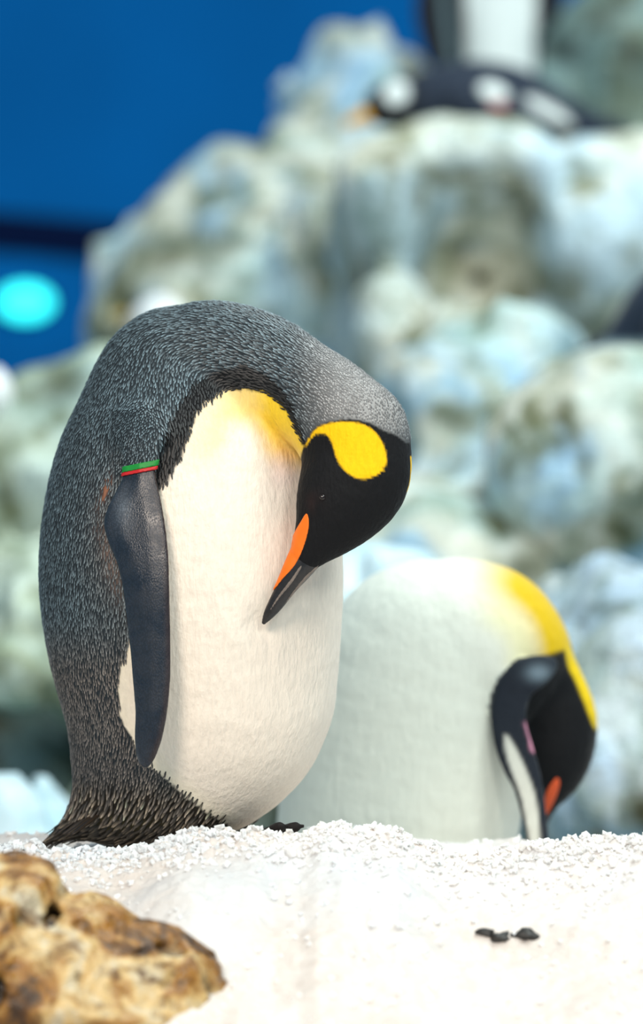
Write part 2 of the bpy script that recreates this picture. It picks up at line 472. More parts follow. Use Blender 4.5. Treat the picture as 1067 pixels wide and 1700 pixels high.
# ------------------------------------------------------------------ brown boulder in front
def mat_brown():
    m, nt, b = new_mat('rock_brown')
    co = coords(nt)
    n1 = noise(nt, co, 16, 5, 0.6, 0.5); n2 = noise(nt, co, 34, 5, 0.65, 0.6); n3 = noise(nt, co, 90, 4, 0.6); n0 = noise(nt, co, 7, 3, 0.5)
    c = ramp(nt, n1, [(0.36, tuple(srgb(58, 34, 6))), (0.45, tuple(srgb(156, 104, 28))), (0.54, tuple(srgb(206, 172, 112))), (0.64, tuple(srgb(204, 192, 164)))])
    c = mixc(nt, ramp(nt, n2, [(0.52, (0, 0, 0)), (0.64, (0.9,) * 3)]), c, tuple(srgb(96, 58, 8)))
    a = N(nt, 'ShaderNodeAttribute', attribute_name='pit')
    c = mixc(nt, a.outputs['Fac'], c, tuple(srgb(40, 26, 8)))
    c = mixc(nt, 1.0, c, ramp(nt, n3, [(0.3, (0.7,) * 3), (0.6, (1, 1, 1))]), 'MULTIPLY')
    nt.links.new(c, b.inputs['Base Color'])
    bump(nt, b, n3, 0.7, 0.006)
    nt.links.new(ramp(nt, n2, [(0.35, (0.18,) * 3), (0.6, (0.6,) * 3)]), b.inputs['Roughness'])
    return m
M_brown = mat_brown()
def boulder_front():
    d = 3.45; sc = d / F
    prof = smooth_poly([(-160, 1440), (-60, 1408), (0, 1414), (45, 1416), (88, 1430), (109, 1455), (117, 1477), (152, 1479), (190, 1499), (262, 1534), (322, 1564),
                        (372, 1606), (396, 1660), (400, 1760), (300, 1800), (-160, 1800)], 4)
    lo = at(-190, 1830, d); hi = at(430, 1390, d)
    lo[1] = d - D0 - 0.22; hi[1] = d - D0 + 0.24
    fl_ = Field(lo, hi, 0.0032); G = fl_.grid()
    # the outline shrinks away from its ridge line on both sides
    U = CX + G[..., 0] / sc; W = CY + (CAMH - G[..., 2]) / sc
    s2 = sd_poly(U[:, 0, :], W[:, 0, :], prof)[:, None, :] * sc
    dy = G[..., 1] - (d - D0)
    f = s2 + np.where(dy < 0, dy * dy / 0.16, dy * dy / 0.22)
    n = fbm(G, 20, 5, 0.55)
    pits = fbm(G + 5.0, 34, 3)
    f = f - 0.009 * n + 0.022 * sst(0.30, 0.7, pits)
    V, Q = surface_nets(f.astype(np.float32), fl_.lo, fl_.h)
    pit = sst(0.3, 0.7, fbm(V + 5.0, 34, 3))
    o = make_mesh('boulder', V, Q, M_brown, origin=at(100, 1700, d), extra={'pit': pit})
    props(o, 'wet golden brown pitted boulder in front of the crushed ice bank', 'rock')
boulder_front()

# ------------------------------------------------------------------ background rocks
def rock(name, blobs, label, mat, h=0.03, k=0.12, amp=0.07, ns=2.6, cut=(), group='pale artificial rocks behind the penguins', floor=-0.6, kind=None, stain_shade_spots=()):
    """blobs: (px, py, depth, radius px[, kx, ky, kz]); boxes: ('box', px0, py0, px1, py1, depth0, depth1, round)"""
    ext = []
    for b in blobs:
        if b[0] == 'box':
            a = at(b[1], b[4], b[5]); c = at(b[3], b[2], b[5]); ext += [(a[0], b[5] - D0, a[2]), (c[0], b[6] - D0, c[2])]
        else:
            c = at(*b[:3]); r = b[3] / F * b[2]; kk = b[4:] or (1, 1, 1); ext += [c - r * np.array(kk), c + r * np.array(kk)]
    ext = np.array(ext); lo = ext.min(0) - 0.2; hi = ext.max(0) + 0.2; lo[2] = max(lo[2], floor - 0.1)
    fd = Field(lo, hi, h); G = fd.grid().astype(np.float32)
    f = None
    for b in blobs:
        if b[0] == 'box':
            a = at(b[1], b[4], b[5]); c = at(b[3], b[2], b[5]); rd = b[7]
            ce = np.array([(a[0] + c[0]) / 2, (b[5] + b[6]) / 2 - D0, (a[2] + c[2]) / 2]); hs = np.array([(c[0] - a[0]) / 2, (b[6] - b[5]) / 2, (c[2] - a[2]) / 2]) - rd
            q = np.abs(G - ce) - hs
            s = np.linalg.norm(np.maximum(q, 0), axis=-1) + np.minimum(q.max(-1), 0) - rd
        else:
            c = at(*b[:3]); r = b[3] / F * b[2]; kk = np.array(b[4:] or (1, 1, 1))
            s = np.linalg.norm((G - c) / kk, axis=-1) - r
        f = s if f is None else smin(f, s, k)
    for b in cut:
        c = at(*b[:3]); r = b[3] / F * b[2]; kk = np.array(b[4:] or (1, 1, 1))
        f = -smin(-f, np.linalg.norm((G - c) / kk, axis=-1) - r, 0.06)
    f = f - amp * fbm(G, ns, 4, 0.5) + 0.9 * amp * (1 - np.abs(fbm(G + 9.1, ns * 1.3, 3, 0.5)) * 2.2).clip(0, 1) ** 2 - 0.55 * amp * fbm(G + 2.7, ns * 2.7, 3, 0.6)
    f = np.maximum(f, floor - G[..., 2])
    V, Q = surface_nets(f.astype(np.float32), fd.lo, h)
    c = V.mean(0); c[2] = V[:, 2].min()
    dn = blobs[0][2] if blobs[0][0] != 'box' else blobs[0][5]
    u = CX + V[:, 0] * F / dn; v = CY + (CAMH - V[:, 2]) * F / dn
    st = np.zeros(len(V)); wob = 18 * fbm(V, 9, 3)
    for a, b, rx, ry, w in stain_shade_spots: st = np.maximum(st, w * np.exp(-((np.hypot((u + wob - a) / rx, (v + wob - b) / ry)) ** 3)))
    o = make_mesh(name, V, Q, mat, origin=c, extra={'stain_shade': st})
    props(o, label, 'rock', group, kind)
    return f, fd, o

f_cliff, fd_cliff, _ = rock('rock_cliff', [(614, 145, 9.0, 106), (545, 170, 8.9, 70), (570, 250, 8.8, 112), (480, 335, 8.7, 110), (400, 368, 8.6, 112), (328, 388, 8.6, 100), (308, 465, 8.5, 112), (280, 570, 8.5, 120),
                    (420, 560, 8.4, 250), (560, 480, 8.3, 200), (420, 900, 8.2, 330), (620, 800, 8.2, 260), (420, 1250, 8.0, 320)],
     'tall pale rock cliff with a rounded peak, rising against the blue wall', M_rock, amp=0.06,
     stain_shade_spots=[(330, 450, 70, 40, 0.9), (270, 390, 25, 40, 0.5), (390, 300, 25, 60, 0.5), (430, 280, 18, 60, 0.5), (500, 330, 25, 50, 0.4), (560, 90, 20, 40, 0.3), (225, 500, 30, 30, 0.5), (420, 500, 40, 30, 0.5)])
f_sh, fd_sh, _ = rock('rock_shoulder', [(172, 676, 7.0, 96), (60, 734, 7.0, 106), (-60, 739, 7.0, 112), (-200, 800, 7.0, 150), (-300, 1000, 6.9, 220), (-200, 1250, 6.9, 220), (-200, 1500, 6.9, 220), (60, 900, 6.9, 190), (180, 850, 6.9, 190), (70, 1050, 6.9, 160), (90, 1300, 7.0, 190), (90, 1520, 7.0, 200)],
     'low greenish pale rock shoulder behind the bent back of the grey penguin', M_rock_left, h=0.025, amp=0.04,
     stain_shade_spots=[(115, 640, 40, 30, 0.8), (40, 815, 14, 40, 0.9), (60, 660, 50, 16, 0.5), (10, 900, 14, 60, 0.5), (60, 950, 10, 60, 0.4), (20, 760, 30, 14, 0.3)])
rock('rock_ledge', [('box', 566, 214, 1420, 1650, 7.4, 9.3, 0.14), (620, 330, 7.5, 80), (980, 420, 7.4, 150), (730, 268, 7.5, 34), (800, 262, 7.5, 36), (850, 268, 7.5, 28), (700, 560, 7.3, 130)],
     'broad pale rock ledge with a shadowed arch, where the resting gentoo lies', M_rock_ledge, amp=0.035, cut=[(795, 425, 7.35, 108, 1, 2.4, 1.3)],
     stain_shade_spots=[(705, 330, 20, 36, 0.9), (735, 298, 30, 20, 1.0), (780, 284, 40, 18, 1.0), (830, 292, 36, 20, 1.0), (868, 318, 28, 28, 1.0), (888, 355, 20, 34, 1.0), (660, 270, 14, 30, 0.5), (600, 480, 20, 50, 0.6), (930, 480, 60, 30, 0.7), (960, 300, 12, 70, 0.4), (640, 420, 30, 20, 0.5), (1040, 420, 20, 40, 0.5), (980, 540, 40, 30, 0.6)])
rock('rock_backdrop', [(1010, 95, 9.9, 120), (1090, 60, 9.9, 160), (965, 190, 9.9, 110), (1060, 260, 9.9, 200), (1060, 620, 10.1, 280), (1060, 1050, 10.1, 320)],
     'mottled grey green rock rising behind the ledge, beside the standing penguin', M_rock_back, amp=0.06, stain_shade_spots=[(980, 50, 40, 20, 0.9), (930, 90, 40, 16, 0.9), (1030, 110, 30, 20, 0.8), (1000, 20, 40, 12, 0.6)])
rock('rock_boulder', [('box', 838, 603, 1500, 1760, 6.2, 7.2, 0.20), (960, 760, 6.2, 150), (1050, 720, 6.2, 140)],
     'big rounded pale boulder that carries the dark bird lying tail outwards', M_rock, h=0.025, amp=0.025,
     stain_shade_spots=[(935, 695, 18, 40, 1.0), (945, 760, 10, 40, 0.6), (1010, 860, 16, 30, 0.7), (1055, 840, 14, 50, 0.5), (860, 760, 20, 40, 0.5)])
rock('rock_slope', [(720, 690, 6.9, 130), (760, 830, 6.7, 150), (660, 900, 6.5, 130), (800, 650, 7.0, 120), (860, 600, 7.05, 100), (760, 560, 7.15, 80), (720, 1050, 6.3, 220), (740, 1300, 6.4, 230), (740, 1540, 6.4, 230)],
     'sloping pale rock with olive staining and painted crevice shade, between the bent head and the big boulder', M_rock, h=0.025, amp=0.05, cut=[(800, 855, 6.5, 26), (838, 925, 6.5, 34)],
     stain_shade_spots=[(760, 705, 40, 24, 0.8), (810, 690, 24, 20, 0.7), (785, 850, 30, 22, 1.0), (840, 830, 14, 30, 0.8), (835, 930, 50, 40, 0.8), (700, 600, 18, 40, 0.5), (640, 920, 30, 16, 0.7)])  # spots at the two cut hollows paint in the crevice darkness
rock('rock_rubble', [(1010, 1060, 5.9, 120), (1080, 1180, 5.7, 150), (960, 1250, 5.8, 130), (1040, 1330, 5.6, 120), (900, 1150, 6.0, 160), (990, 1480, 5.9, 180), (990, 1680, 5.9, 180)],
     'bluish white rocks heaped low behind the white breasted penguin', M_rock_low, h=0.02, amp=0.035, ns=4, stain_shade_spots=[(1045, 1325, 34, 22, 1.0), (1055, 1240, 12, 40, 0.8), (980, 1370, 30, 16, 0.5), (1000, 1010, 40, 12, 0.4)])
rock('rock_block', [(20, 1110, 6.0, 95), (-30, 1000, 6.2, 130), (60, 1010, 6.3, 90), (200, 1240, 6.0, 90), (230, 1100, 6.3, 160), (250, 1380, 6.2, 150), (250, 1600, 6.2, 170)],
     'pale teal rock low behind the tail of the grey penguin', M_rock_left, h=0.02, amp=0.04, ns=4, stain_shade_spots=[(85, 1170, 30, 60, 0.7)])
rock('crevice_shade_rock', [(60, 1240, 6.6, 130), (-60, 1240, 6.6, 120), (90, 1380, 6.5, 150), (180, 1420, 6.5, 150), (60, 1600, 6.5, 180)],
     'olive filler rock coloured dark as crevice shade in the gap behind the penguin tail, above the snow heap', mat_rock('rock_crevice_shade', [srgb(72, 78, 58), srgb(96, 112, 98), srgb(110, 136, 134), srgb(96, 124, 128)], srgb(54, 48, 24), 1.6), h=0.02, amp=0.04, ns=4)  # filler behind the gap, its dark colour stands in for crevice shade
M_snow2 = mat_snow('snow_heap', srgb(176, 208, 218), srgb(204, 224, 232), srgb(188, 214, 224))
f_, fd_, o = rock('snow_heap', [(25, 1400, 5.4, 85), (-40, 1390, 5.4, 90), (85, 1420, 5.3, 60), (75, 1330, 5.5, 34, 0.6, 1, 1.6), (20, 1570, 5.4, 150), (20, 1760, 5.4, 160)], 'heap of bluish white snow low behind the penguin tail', M_snow2, h=0.015, amp=0.03, ns=6, group='snow lumps on the rocks')
o['category'] = 'snow'
f_, fd_, o = rock('snow_heap', [(640, 1000, 5.6, 70), (560, 1020, 5.6, 80), (700, 1100, 5.6, 120), (680, 1300, 5.6, 150), (680, 1520, 5.6, 170), (680, 1720, 5.6, 180)], 'heap of snow behind the shoulder of the white breasted penguin', M_snow2, h=0.015, amp=0.03, ns=6, group='snow lumps on the rocks')
o['category'] = 'snow'
M_white = mat_snow('snow_lump', srgb(244, 248, 252), srgb(250, 252, 254), srgb(238, 246, 252))
def on_rock(f, fd, px, py):
    ds = np.arange(5.5, 10.5, 0.01)
    v_ = sample_field(f, fd.lo, fd.h, np.array([at(px, py, d) for d in ds]))
    hit = np.nonzero(v_ < 0.0)[0]
    return ds[hit[0]] if len(hit) else 8.3
d1 = on_rock(f_cliff, fd_cliff, 268, 540); d2 = on_rock(f_sh, fd_sh, 12, 690); d3 = on_rock(f_cliff, fd_cliff, 206, 530)
for lab, c, r, sq in (('bright white snow lump peeking over the curved grey back', at(268, 540, d1), 0.046 * d1 / 5.0, (1, 1, 0.9)),
                      ('bright white snow lump at the edge of the blue wall, on the greenish rock', at(-6, 654, d2 + 0.03), 0.042, (0.75, 1, 1.15))):
    o = pebble('snow_lump', c, r, 4, M_white, sq, 0.12); props(o, lab, 'snow', 'snow lumps on the rocks')
o = pebble('stone', at(206, 530, d3), 0.024, 9, mat_plain('stone_ochre', srgb(176, 146, 62), 0.7, 0.3, 0.3, 60), (1.2, 1, 0.9), 0.3)
props(o, 'small ochre stone on the rock beside the bright snow lump', 'stone')

# ------------------------------------------------------------------ lamp on the wall
lampc = at(44, 503, WY + D0)
lamp = thing('wall_lamp', (lampc[0], WY, lampc[2]), 'round cyan glowing lamp on the blue wall below the dark band', 'lamp')
def disc(name, r, y0, y1, mat, parent, rim=0.0, sz=0.64):
    bm = bmesh.new()
    n = 40; prof = [(0, y1), (r * 0.7, y1 + 0.01), (r * 0.95, y1 + 0.03), (r, y0)]
    rings = []
    for rr, y in prof:
        if rr == 0: rings.append([bm.verts.new((0, y, 0))]); continue
        rings.append([bm.verts.new((rr * math.cos(2 * math.pi * i / n), y, rr * sz * math.sin(2 * math.pi * i / n))) for i in range(n)])
    for i in range(n): bm.faces.new((rings[0][0], rings[1][i], rings[1][(i + 1) % n]))
    for a, b in zip(rings[1:-1], rings[2:]):
        for i in range(n): bm.faces.new((a[i], b[i], b[(i + 1) % n], a[(i + 1) % n]))
    bmesh.ops.recalc_face_normals(bm, faces=bm.faces)
    me = bpy.data.meshes.new(name); bm.to_mesh(me); bm.free(); me.materials.append(mat)
    o = bpy.data.objects.new(name, me); COL.objects.link(o); o.parent = parent
    return o
m, nt, b = new_mat('lamp_glow'); b.inputs['Base Color'].default_value = (0.1, 0.8, 0.8, 1)
b.inputs['Emission Color'].default_value = (0.02, 0.80, 0.78, 1); b.inputs['Emission Strength'].default_value = 1.9
disc('housing', 0.112, 0.0, -0.05, M_navy, lamp)
disc('lens', 0.100, -0.045, -0.085, m, lamp)

# ------------------------------------------------------------------ front king penguin
def build_front_king():
    d0 = 4.0
    pen = thing('king_penguin', at(300, 1385, d0), 'king penguin preening, grey back arched, beak tucked against its white belly', 'penguin', 'king penguins on the ice')
    h = 0.0025
    lo = at(40, 1440, d0); hi = at(730, 470, d0); lo[1] = -0.30; hi[1] = 0.26
    fd = Field(lo, hi, h)
    KY = 0.88
    torso = chain_pts([(312, 690, 0, 158), (318, 790, 0, 222), (318, 865, 0, 244), (318, 950, 0, 252), (321, 1030, 0, 246), (328, 1110, 0, 233), (329, 1155, 0, 222), (306, 1210, 0, 190),
                       (276, 1260, 0.0, 146), (238, 1310, 0.0, 100)], d0, 0.011)
    tail = chain_pts([(215, 1300, 0, 82), (175, 1335, 0, 52), (130, 1368, 0, 26), (82, 1397, 0, 7)], d0, 0.010)
    neck = chain_pts([(300, 645, 0.0, 132), (355, 612, -0.02, 112), (425, 622, -0.048, 103), (490, 645, -0.078, 86), (545, 680, -0.105, 86), (585, 722, -0.125, 89)], d0, 0.012)
    head = chain_pts([(585, 722, -0.125, 89), (593, 760, -0.133, 90), (588, 795, -0.140, 90), (570, 830, -0.147, 78), (548, 868, -0.152, 57), (527, 897, -0.155, 40), (512, 918, -0.156, 29)], d0, 0.008)
    T = fd.new(); Nk = fd.new()
    for p in torso: fd.sphere(T, p[:3], p[3], KY)
    TL = fd.new()
    for p in tail: fd.sphere(TL, p[:3], p[3], 0.8)
    for p in neck: fd.sphere(Nk, p[:3], p[3], 0.86)
    H = fd.new()
    for p in head: fd.sphere(H, p[:3], p[3], 0.72)
    Nk = smin(Nk, H, 0.012)
    # feet: three toes each
    FT = fd.new()
    for yy, toes in ((-0.075, ((476, 1371, -0.125), (502, 1371, -0.095), (484, 1384, -0.045))), (0.075, ((440, 1378, 0.035), (470, 1380, 0.08), (450, 1380, 0.12)))):
        for tx, ty, tyy in toes:
            for p in chain_pts([(355, 1400, yy, 24), (420, 1394, (yy + tyy) / 2, 13), (tx - 12, ty + 2, tyy, 9), (tx, ty, tyy, 4)], d0, 0.006): fd.sphere(FT, p[:3], p[3], m=0.02)
    body = smin(T, TL, 0.03); kb = 0.009 + 0.030 * sst((345 - CX) * 4 / F, (250 - CX) * 4 / F, fd.ax[0])[:, None, None]; body = smin(body, Nk, kb.astype(np.float32)); body = smin(body, FT, 0.01)
    # flippers: outline in the flank plane, rounded plate
    sc = 3.85 / F
    wp = np.array([(226, 690), (246, 700), (262, 730), (262, 760), (258, 785), (268, 830), (277, 880), (282, 930), (284, 1000), (285, 1060), (285, 1120), (281, 1170), (272, 1220), (258, 1258),
                   (243, 1273), (230, 1260), (225, 1225), (226, 1180), (222, 1130), (218, 1080), (212, 1030), (205, 975), (195, 935), (180, 900), (172, 868), (180, 838), (198, 803), (205, 782), (204, 750), (210, 715)], float)
    outline = smooth_poly(wp, 3)
    outline = np.stack([(outline[:, 0] - CX) * sc, CAMH - (outline[:, 1] - CY) * sc], 1)
    xm = (232 - CX) * sc; z780 = CAMH - (780 - CY) * sc; z1265 = CAMH - (1265 - CY) * sc
    def plane_y(X, Z):
        t = (z780 - Z) / (z780 - z1265)
        return -0.134 - 0.040 * sst(-0.25, 0.45, t) + 0.004 * t + 0.016 * sst(-0.06, -0.20, t) - 0.34 * (X - xm)
    nC = np.array([-0.34, -1.0]) / math.hypot(0.34, 1)
    def wing(F_, re=0.0042):
        sl, X, Y, Z = F_.box((outline[:, 0].min() - 0.03, -0.30, outline[:, 1].min() - 0.03), (outline[:, 0].max() + 0.03, -0.08, outline[:, 1].max() + 0.03))
        s2 = sd_poly(X[:, 0, :] + 0 * Z[:, 0, :], Z[:, 0, :] + 0 * X[:, 0, :], outline)
        n = (Y - plane_y(X, Z)) * 0.94
        w1 = (s2 + re)[:, None, :]; hh = (0.0035 * sst(0.0, 0.022, -s2))[:, None, :]
        w2 = np.abs(n) - hh
        r = np.minimum(np.maximum(w1, w2), 0) + np.sqrt(np.maximum(w1, 0) ** 2 + np.maximum(w2, 0) ** 2) - re
        out = F_.new(); out[sl] = r
        return out
    W = wing(fd)
    # the far flipper mirrors the near one about the sagittal plane
    cT = at(318, 950, d0)[:2]; ns = np.array([-0.42, -0.907])
    zt = (fd.ax[2] - z780) / (z1265 - z780)
    X = fd.ax[0][:, None, None]; Y = fd.ax[1][None, :, None]
    far = fd.new()
    b0 = np.array([cT[0] - ns[0] * 0.165, cT[1] - ns[1] * 0.165]); 
    for t in np.linspace(0, 1, 26):
        z = z780 + (z1265 - z780) * t; wd = np.interp(t, [0, 0.2, 0.6, 1], [0.018, 0.034, 0.026, 0.008])
        c = np.array([b0[0] + 0.01 * t, b0[1] + 0.012 * math.sin(t * 3), z])
        fd.sphere(far, c, wd, ky=0.3, m=0.03)
    kk = 0.004 + 0.040 * sst(CAMH - (772 - CY) * sc, CAMH - (712 - CY) * sc, fd.ax[2])[None, None, :]
    full = smin(body, W, kk.astype(np.float32)); full = smin(full, far, 0.008)
    # the beak presses a shallow dent and ruffles the plumage around it
    bt = at(437, 1036, d0 - 0.14)
    sl, X_, Y_, Z_ = fd.box(bt - 0.09, bt + 0.09)
    rr = np.sqrt((X_ - bt[0]) ** 2 + (Y_ - bt[1]) ** 2 + (Z_ - bt[2]) ** 2)
    Gp = np.stack(np.broadcast_arrays(X_, Y_, Z_), -1)
    full[sl] += 0.007 * np.exp(-(rr / 0.016) ** 2) - 0.0024 * fbm(Gp * np.array([1, 1, 0.5]), 60, 2) * np.exp(-(rr / 0.05) ** 2)
    V, Q = surface_nets(full, fd.lo, h)
    Nn = vertex_normals(V, Q)
    sW = sample_field(W, fd.lo, h, V); sB = sample_field(body, fd.lo, h, V); sN = sample_field(Nk, fd.lo, h, V); sT = sample_field(T, fd.lo, h, V); sF = sample_field(FT, fd.lo, h, V)
    sH = sample_field(H, fd.lo, h, V); sFar = sample_field(far, fd.lo, h, V); sTL = sample_field(TL, fd.lo, h, V)
    # --- plumage pattern, drawn in the plane of the flank and mirrored to the far side
    off = (V[:, :2] - cT) @ ns
    isneck = (sN < sT) & (V[:, 2] > CAMH - (790 - CY) * 4 / F)
    Pm = V.copy()
    far_side = (off < 0) & ~isneck
    Pm[far_side, :2] -= 2 * (off[far_side, None]) * ns
    dd = d0 + np.where(isneck, -0.08, -0.06)
    jit = fbm(V * np.array([1, 1, 0.45]), 240, 2) * 4.5 + fbm(V, 40, 2) * 2.5
    jit = jit * (1 + 2.2 * sst(CAMH - (1180 - CY) * 4 / F, CAMH - (1290 - CY) * 4 / F, V[:, 2]))
    u = CX + Pm[:, 0] * F / dd + jit; v = CY + (CAMH - Pm[:, 2]) * F / dd + 0.6 * jit
    n1 = fbm(V, 30, 3)
    back = srgb(40, 48, 54); nape = srgb(158, 157, 156); black = srgb(14, 15, 18); white = srgb(244, 231, 216)
    c = np.tile(back, (len(V), 1))
    c = mix(c, nape, sst(470, 620, u) * sst(760, 690, v) * isneck)
    wl = [(500, 740), (487, 704), (467, 674), (440, 653), (410, 648), (375, 652), (348, 665), (330, 690), (318, 725), (302, 765), (285, 795), (266, 828), (254, 870), (240, 950), (226, 1050), (209, 1100),
          (200, 1140), (203, 1180), (218, 1212), (235, 1240), (254, 1268), (292, 1303), (335, 1342), (372, 1366)]
    wpoly = np.array(wl + [(380, 1480), (900, 1480), (900, 800), (560, 760)], float)
    sd = sd_poly(u, v, wpoly); dl = sd_line(u, v, wl)
    sw = np.interp(v, [640, 700, 790, 850], [36, 36, 26, 4]) * np.interp(u, [420, 500], [1, 0.3])
    stripe = sst(2.0, -2.0, dl - sw) * (v < 850) * (sd > -3)
    c = mix(c, black, stripe)
    isW = sst(2.5, -2.5, sd)
    cw = np.tile(white, (len(V), 1))
    bib = sst(78, 30, dl) * sst(800, 740, v) * np.interp(u, [300, 350, 400, 450], [0.10, 0.30, 0.65, 1.0])
    cw = mix(cw, srgb(246, 204, 30), np.clip(bib, 0, 1) * 0.97)
    cw = mix(cw, srgb(240, 204, 200), 0.5 * np.exp(-(((u - 470) / 24) ** 2 + ((v - 775) / 40) ** 2)))
    cw = mix(cw, srgb(246, 236, 200), 0.35 * sst(40, 0, dl) * sst(760, 900, v))
    c = c * (1 - isW[:, None]) + cw * isW[:, None]
    # head
    hm = sN - sT < 0.004
    hp = smooth_poly([(496, 775), (500, 752), (508, 734), (522, 714), (545, 701), (580, 697), (612, 703), (636, 716), (655, 722), (674, 736), (700, 750), (720, 980), (420, 1060), (470, 880), (488, 830)], 3)
    uh = CX + V[:, 0] * F / (d0 - 0.13); vh = CY + (CAMH - V[:, 2]) * F / (d0 - 0.13)
    jh = fbm(V, 260, 2) * 1.3
    sdh = sd_poly(uh + jh, vh + jh, hp)
    isH = sst(2.5, -2.5, sdh) * (sH < 0.012) * ((sN < 0.004))
    c = mix(c, srgb(13, 13, 16), isH)
    ye = smooth_poly([(505, 744), (512, 728), (524, 714), (546, 704), (578, 702), (606, 708), (626, 724), (638, 748), (640, 768), (630, 786), (604, 796), (582, 790), (565, 774), (555, 752), (549, 733), (540, 722), (524, 722)], 3)
    sdy = sd_poly(uh + jh, vh + jh, ye)
    isY = sst(1.8, -1.8, sdy) * isH
    c = mix(c, srgb(252, 196, 4), isY)
    fy = V[:, 1] > -0.145
    c = mix(c, srgb(252, 196, 4), sst(0.671, 0.676, (uh - 0) / 1000) * (np.abs(vh - 786) < 30) * fy * (sH < 0.01))
    c = mix(c, srgb(70, 44, 40), 0.5 * np.exp(-(((uh - 524) / 14) ** 2 + ((vh - 838) / 18) ** 2)) * isH * (1 - isY) * (0.5 + n1))
    # flipper
    wingm = (sW < sB - 0.0005) & (V[:, 2] < CAMH - (775 - CY) * sc)
    uw = CX + V[:, 0] / sc
    cf = np.tile(srgb(27, 37, 51), (len(V), 1)); lead = (sd_line(uw, CY + (CAMH - V[:, 2]) / sc, wp[4:14]))
    cf = mix(cf, srgb(52, 38, 38), sst(12, 3, lead) * 0.8)
    cf = mix(cf, srgb(112, 120, 130), 0.35 * np.exp(-(((uw - 205) / 16) ** 2 + ((CY + (CAMH - V[:, 2]) / sc - 850) / 34) ** 2)) * (1 + n1))  # sheen on the upper left of the flipper, painted into its colour
    inner = wingm & ((V[:, 1] - plane_y(V[:, 0], V[:, 2])) > 0.001)
    cf = mix(cf, srgb(220, 212, 204), inner * 0.8)
    c = np.where(wingm[:, None], cf, c)
    c = np.where((sFar < sB)[:, None], srgb(40, 48, 60), c)
    # tail and rump browner; bare skin beside the elbow
    rump = sst(1270, 1330, v) * (1 - isW) * (~wingm)
    c = mix(c, srgb(40, 34, 26), rump)
    c = mix(c, srgb(88, 80, 46), 0.7 * np.exp(-(((u - 215) / 60) ** 2 + ((v - 1372) / 12) ** 2)))
    skin = np.exp(-(((u - 180 + (v - 815) * 0.3) / 6) ** 2 + ((v - 818) / 20) ** 2)) * (~wingm)
    c = mix(c, srgb(176, 116, 84), np.clip(skin * 0.8, 0, 1))
    c = mix(c, srgb(150, 124, 112), 0.6 * np.exp(-(((u - 190 - (v - 930) * 0.25) / 14) ** 2 + ((v - 930) / 60) ** 2)) * (~wingm) * (1 - isW))
    c = np.where((sF < np.minimum(sT, sTL))[:, None], srgb(26, 22, 22), c)
    b = make_mesh('body', V, Q, M_body, pen, color=c)
    b.data.materials.append(M_wing)
    b.data.polygons.foreach_set('material_index', wingm[Q].all(1).astype(np.int32))
    # --- feathers over the dark plumage
    isWf = sst(2.5, -2.5, sd + 13 * sst(1190, 1290, v) * np.random.default_rng(8).uniform(0, 1.6, len(V)))
    fm = (1 - isWf) * (1 - isH) * (~wingm) * (sFar > sB) * (sF > 0.002) * (skin < 0.55)
    pathp = np.vstack([head[::-1][:1], head[::-1], neck[::-1], torso, tail])
    tang = np.gradient(pathp[:, :3], axis=0); tang /= np.linalg.norm(tang, axis=1)[:, None] + 1e-9
    fc = V[Q].mean(1); fn = np.cross(V[Q[:, 2]] - V[Q[:, 0]], V[Q[:, 3]] - V[Q[:, 1]]); ar = np.linalg.norm(fn, axis=1); 
    ok = fm[Q].mean(1) > 0.6
    pr = ar * ok; pr /= pr.sum()
    r = np.random.default_rng(5)
    cand = r.choice(len(Q), 170000, p=pr)
    w4 = r.dirichlet((1, 1, 1, 1), len(cand))
    P = (V[Q[cand]] * w4[:, :, None]).sum(1)
    # flow towards the tail
    fl = np.zeros_like(P)
    for i0 in range(0, len(P), 10000):
        q = P[i0:i0 + 10000]
        dist = np.linalg.norm(q[:, None] - pathp[None, :, :3], axis=2) / pathp[None, :, 3]
        w = np.exp(-((dist - dist.min(1)[:, None]) / 0.05))
        fl[i0:i0 + 10000] = w @ tang
    Nc = Nn[Q[cand]].mean(1); Nc /= np.linalg.norm(Nc, axis=1)[:, None]
    Cc = c[Q[cand]].mean(1)
    pu = CX + P[:, 0] * F / d0; pv = CY + (CAMH - P[:, 2]) * F / d0
    rumpf = sst(1270, 1330, pv)
    small = sst(470, 560, pu) * sst(800, 700, pv)            # fine nape plumage
    arm = ((pu > 200) & (pu < 268) & (pv > 680) & (pv < 785))
    stripe_c = stripe[Q[cand]].mean(1)
    keep = []
    cell = 0.0040; grid = {}
    rad = 0.0028 + 0.0026 * rumpf - 0.0005 * small - 0.0006 * arm
    for i, p in enumerate(P):
        key = tuple((p / cell).astype(int)); good = True
        for a in (-1, 0, 1):
            for b_ in (-1, 0, 1):
                for c_ in (-1, 0, 1):
                    for j in grid.get((key[0] + a, key[1] + b_, key[2] + c_), ()):
                        dp = P[j] - p
                        if dp @ dp < rad[i] ** 2: good = False; break
                    if not good: break
                if not good: break
            if not good: break
        if good: keep.append(i); grid.setdefault(key, []).append(i)
    keep = np.array(keep)
    P, fl, Nc, Cc, rumpf, small, arm, pu, pv, stripe_c = P[keep], fl[keep], Nc[keep], Cc[keep], rumpf[keep], small[keep], arm[keep], pu[keep], pv[keep], stripe_c[keep]
    n = len(P)
    fl = fl - (fl * Nc).sum(1)[:, None] * Nc; fl /= np.linalg.norm(fl, axis=1)[:, None] + 1e-9
    sd_ = np.cross(Nc, fl)
    an = r.normal(0, 0.08, n); fl2 = fl * np.cos(an)[:, None] + sd_ * np.sin(an)[:, None]; sd2 = np.cross(Nc, fl2)
    L = (0.0072 + 0.0090 * rumpf - 0.0034 * small - 0.0030 * arm) * r.uniform(0.8, 1.2, n)
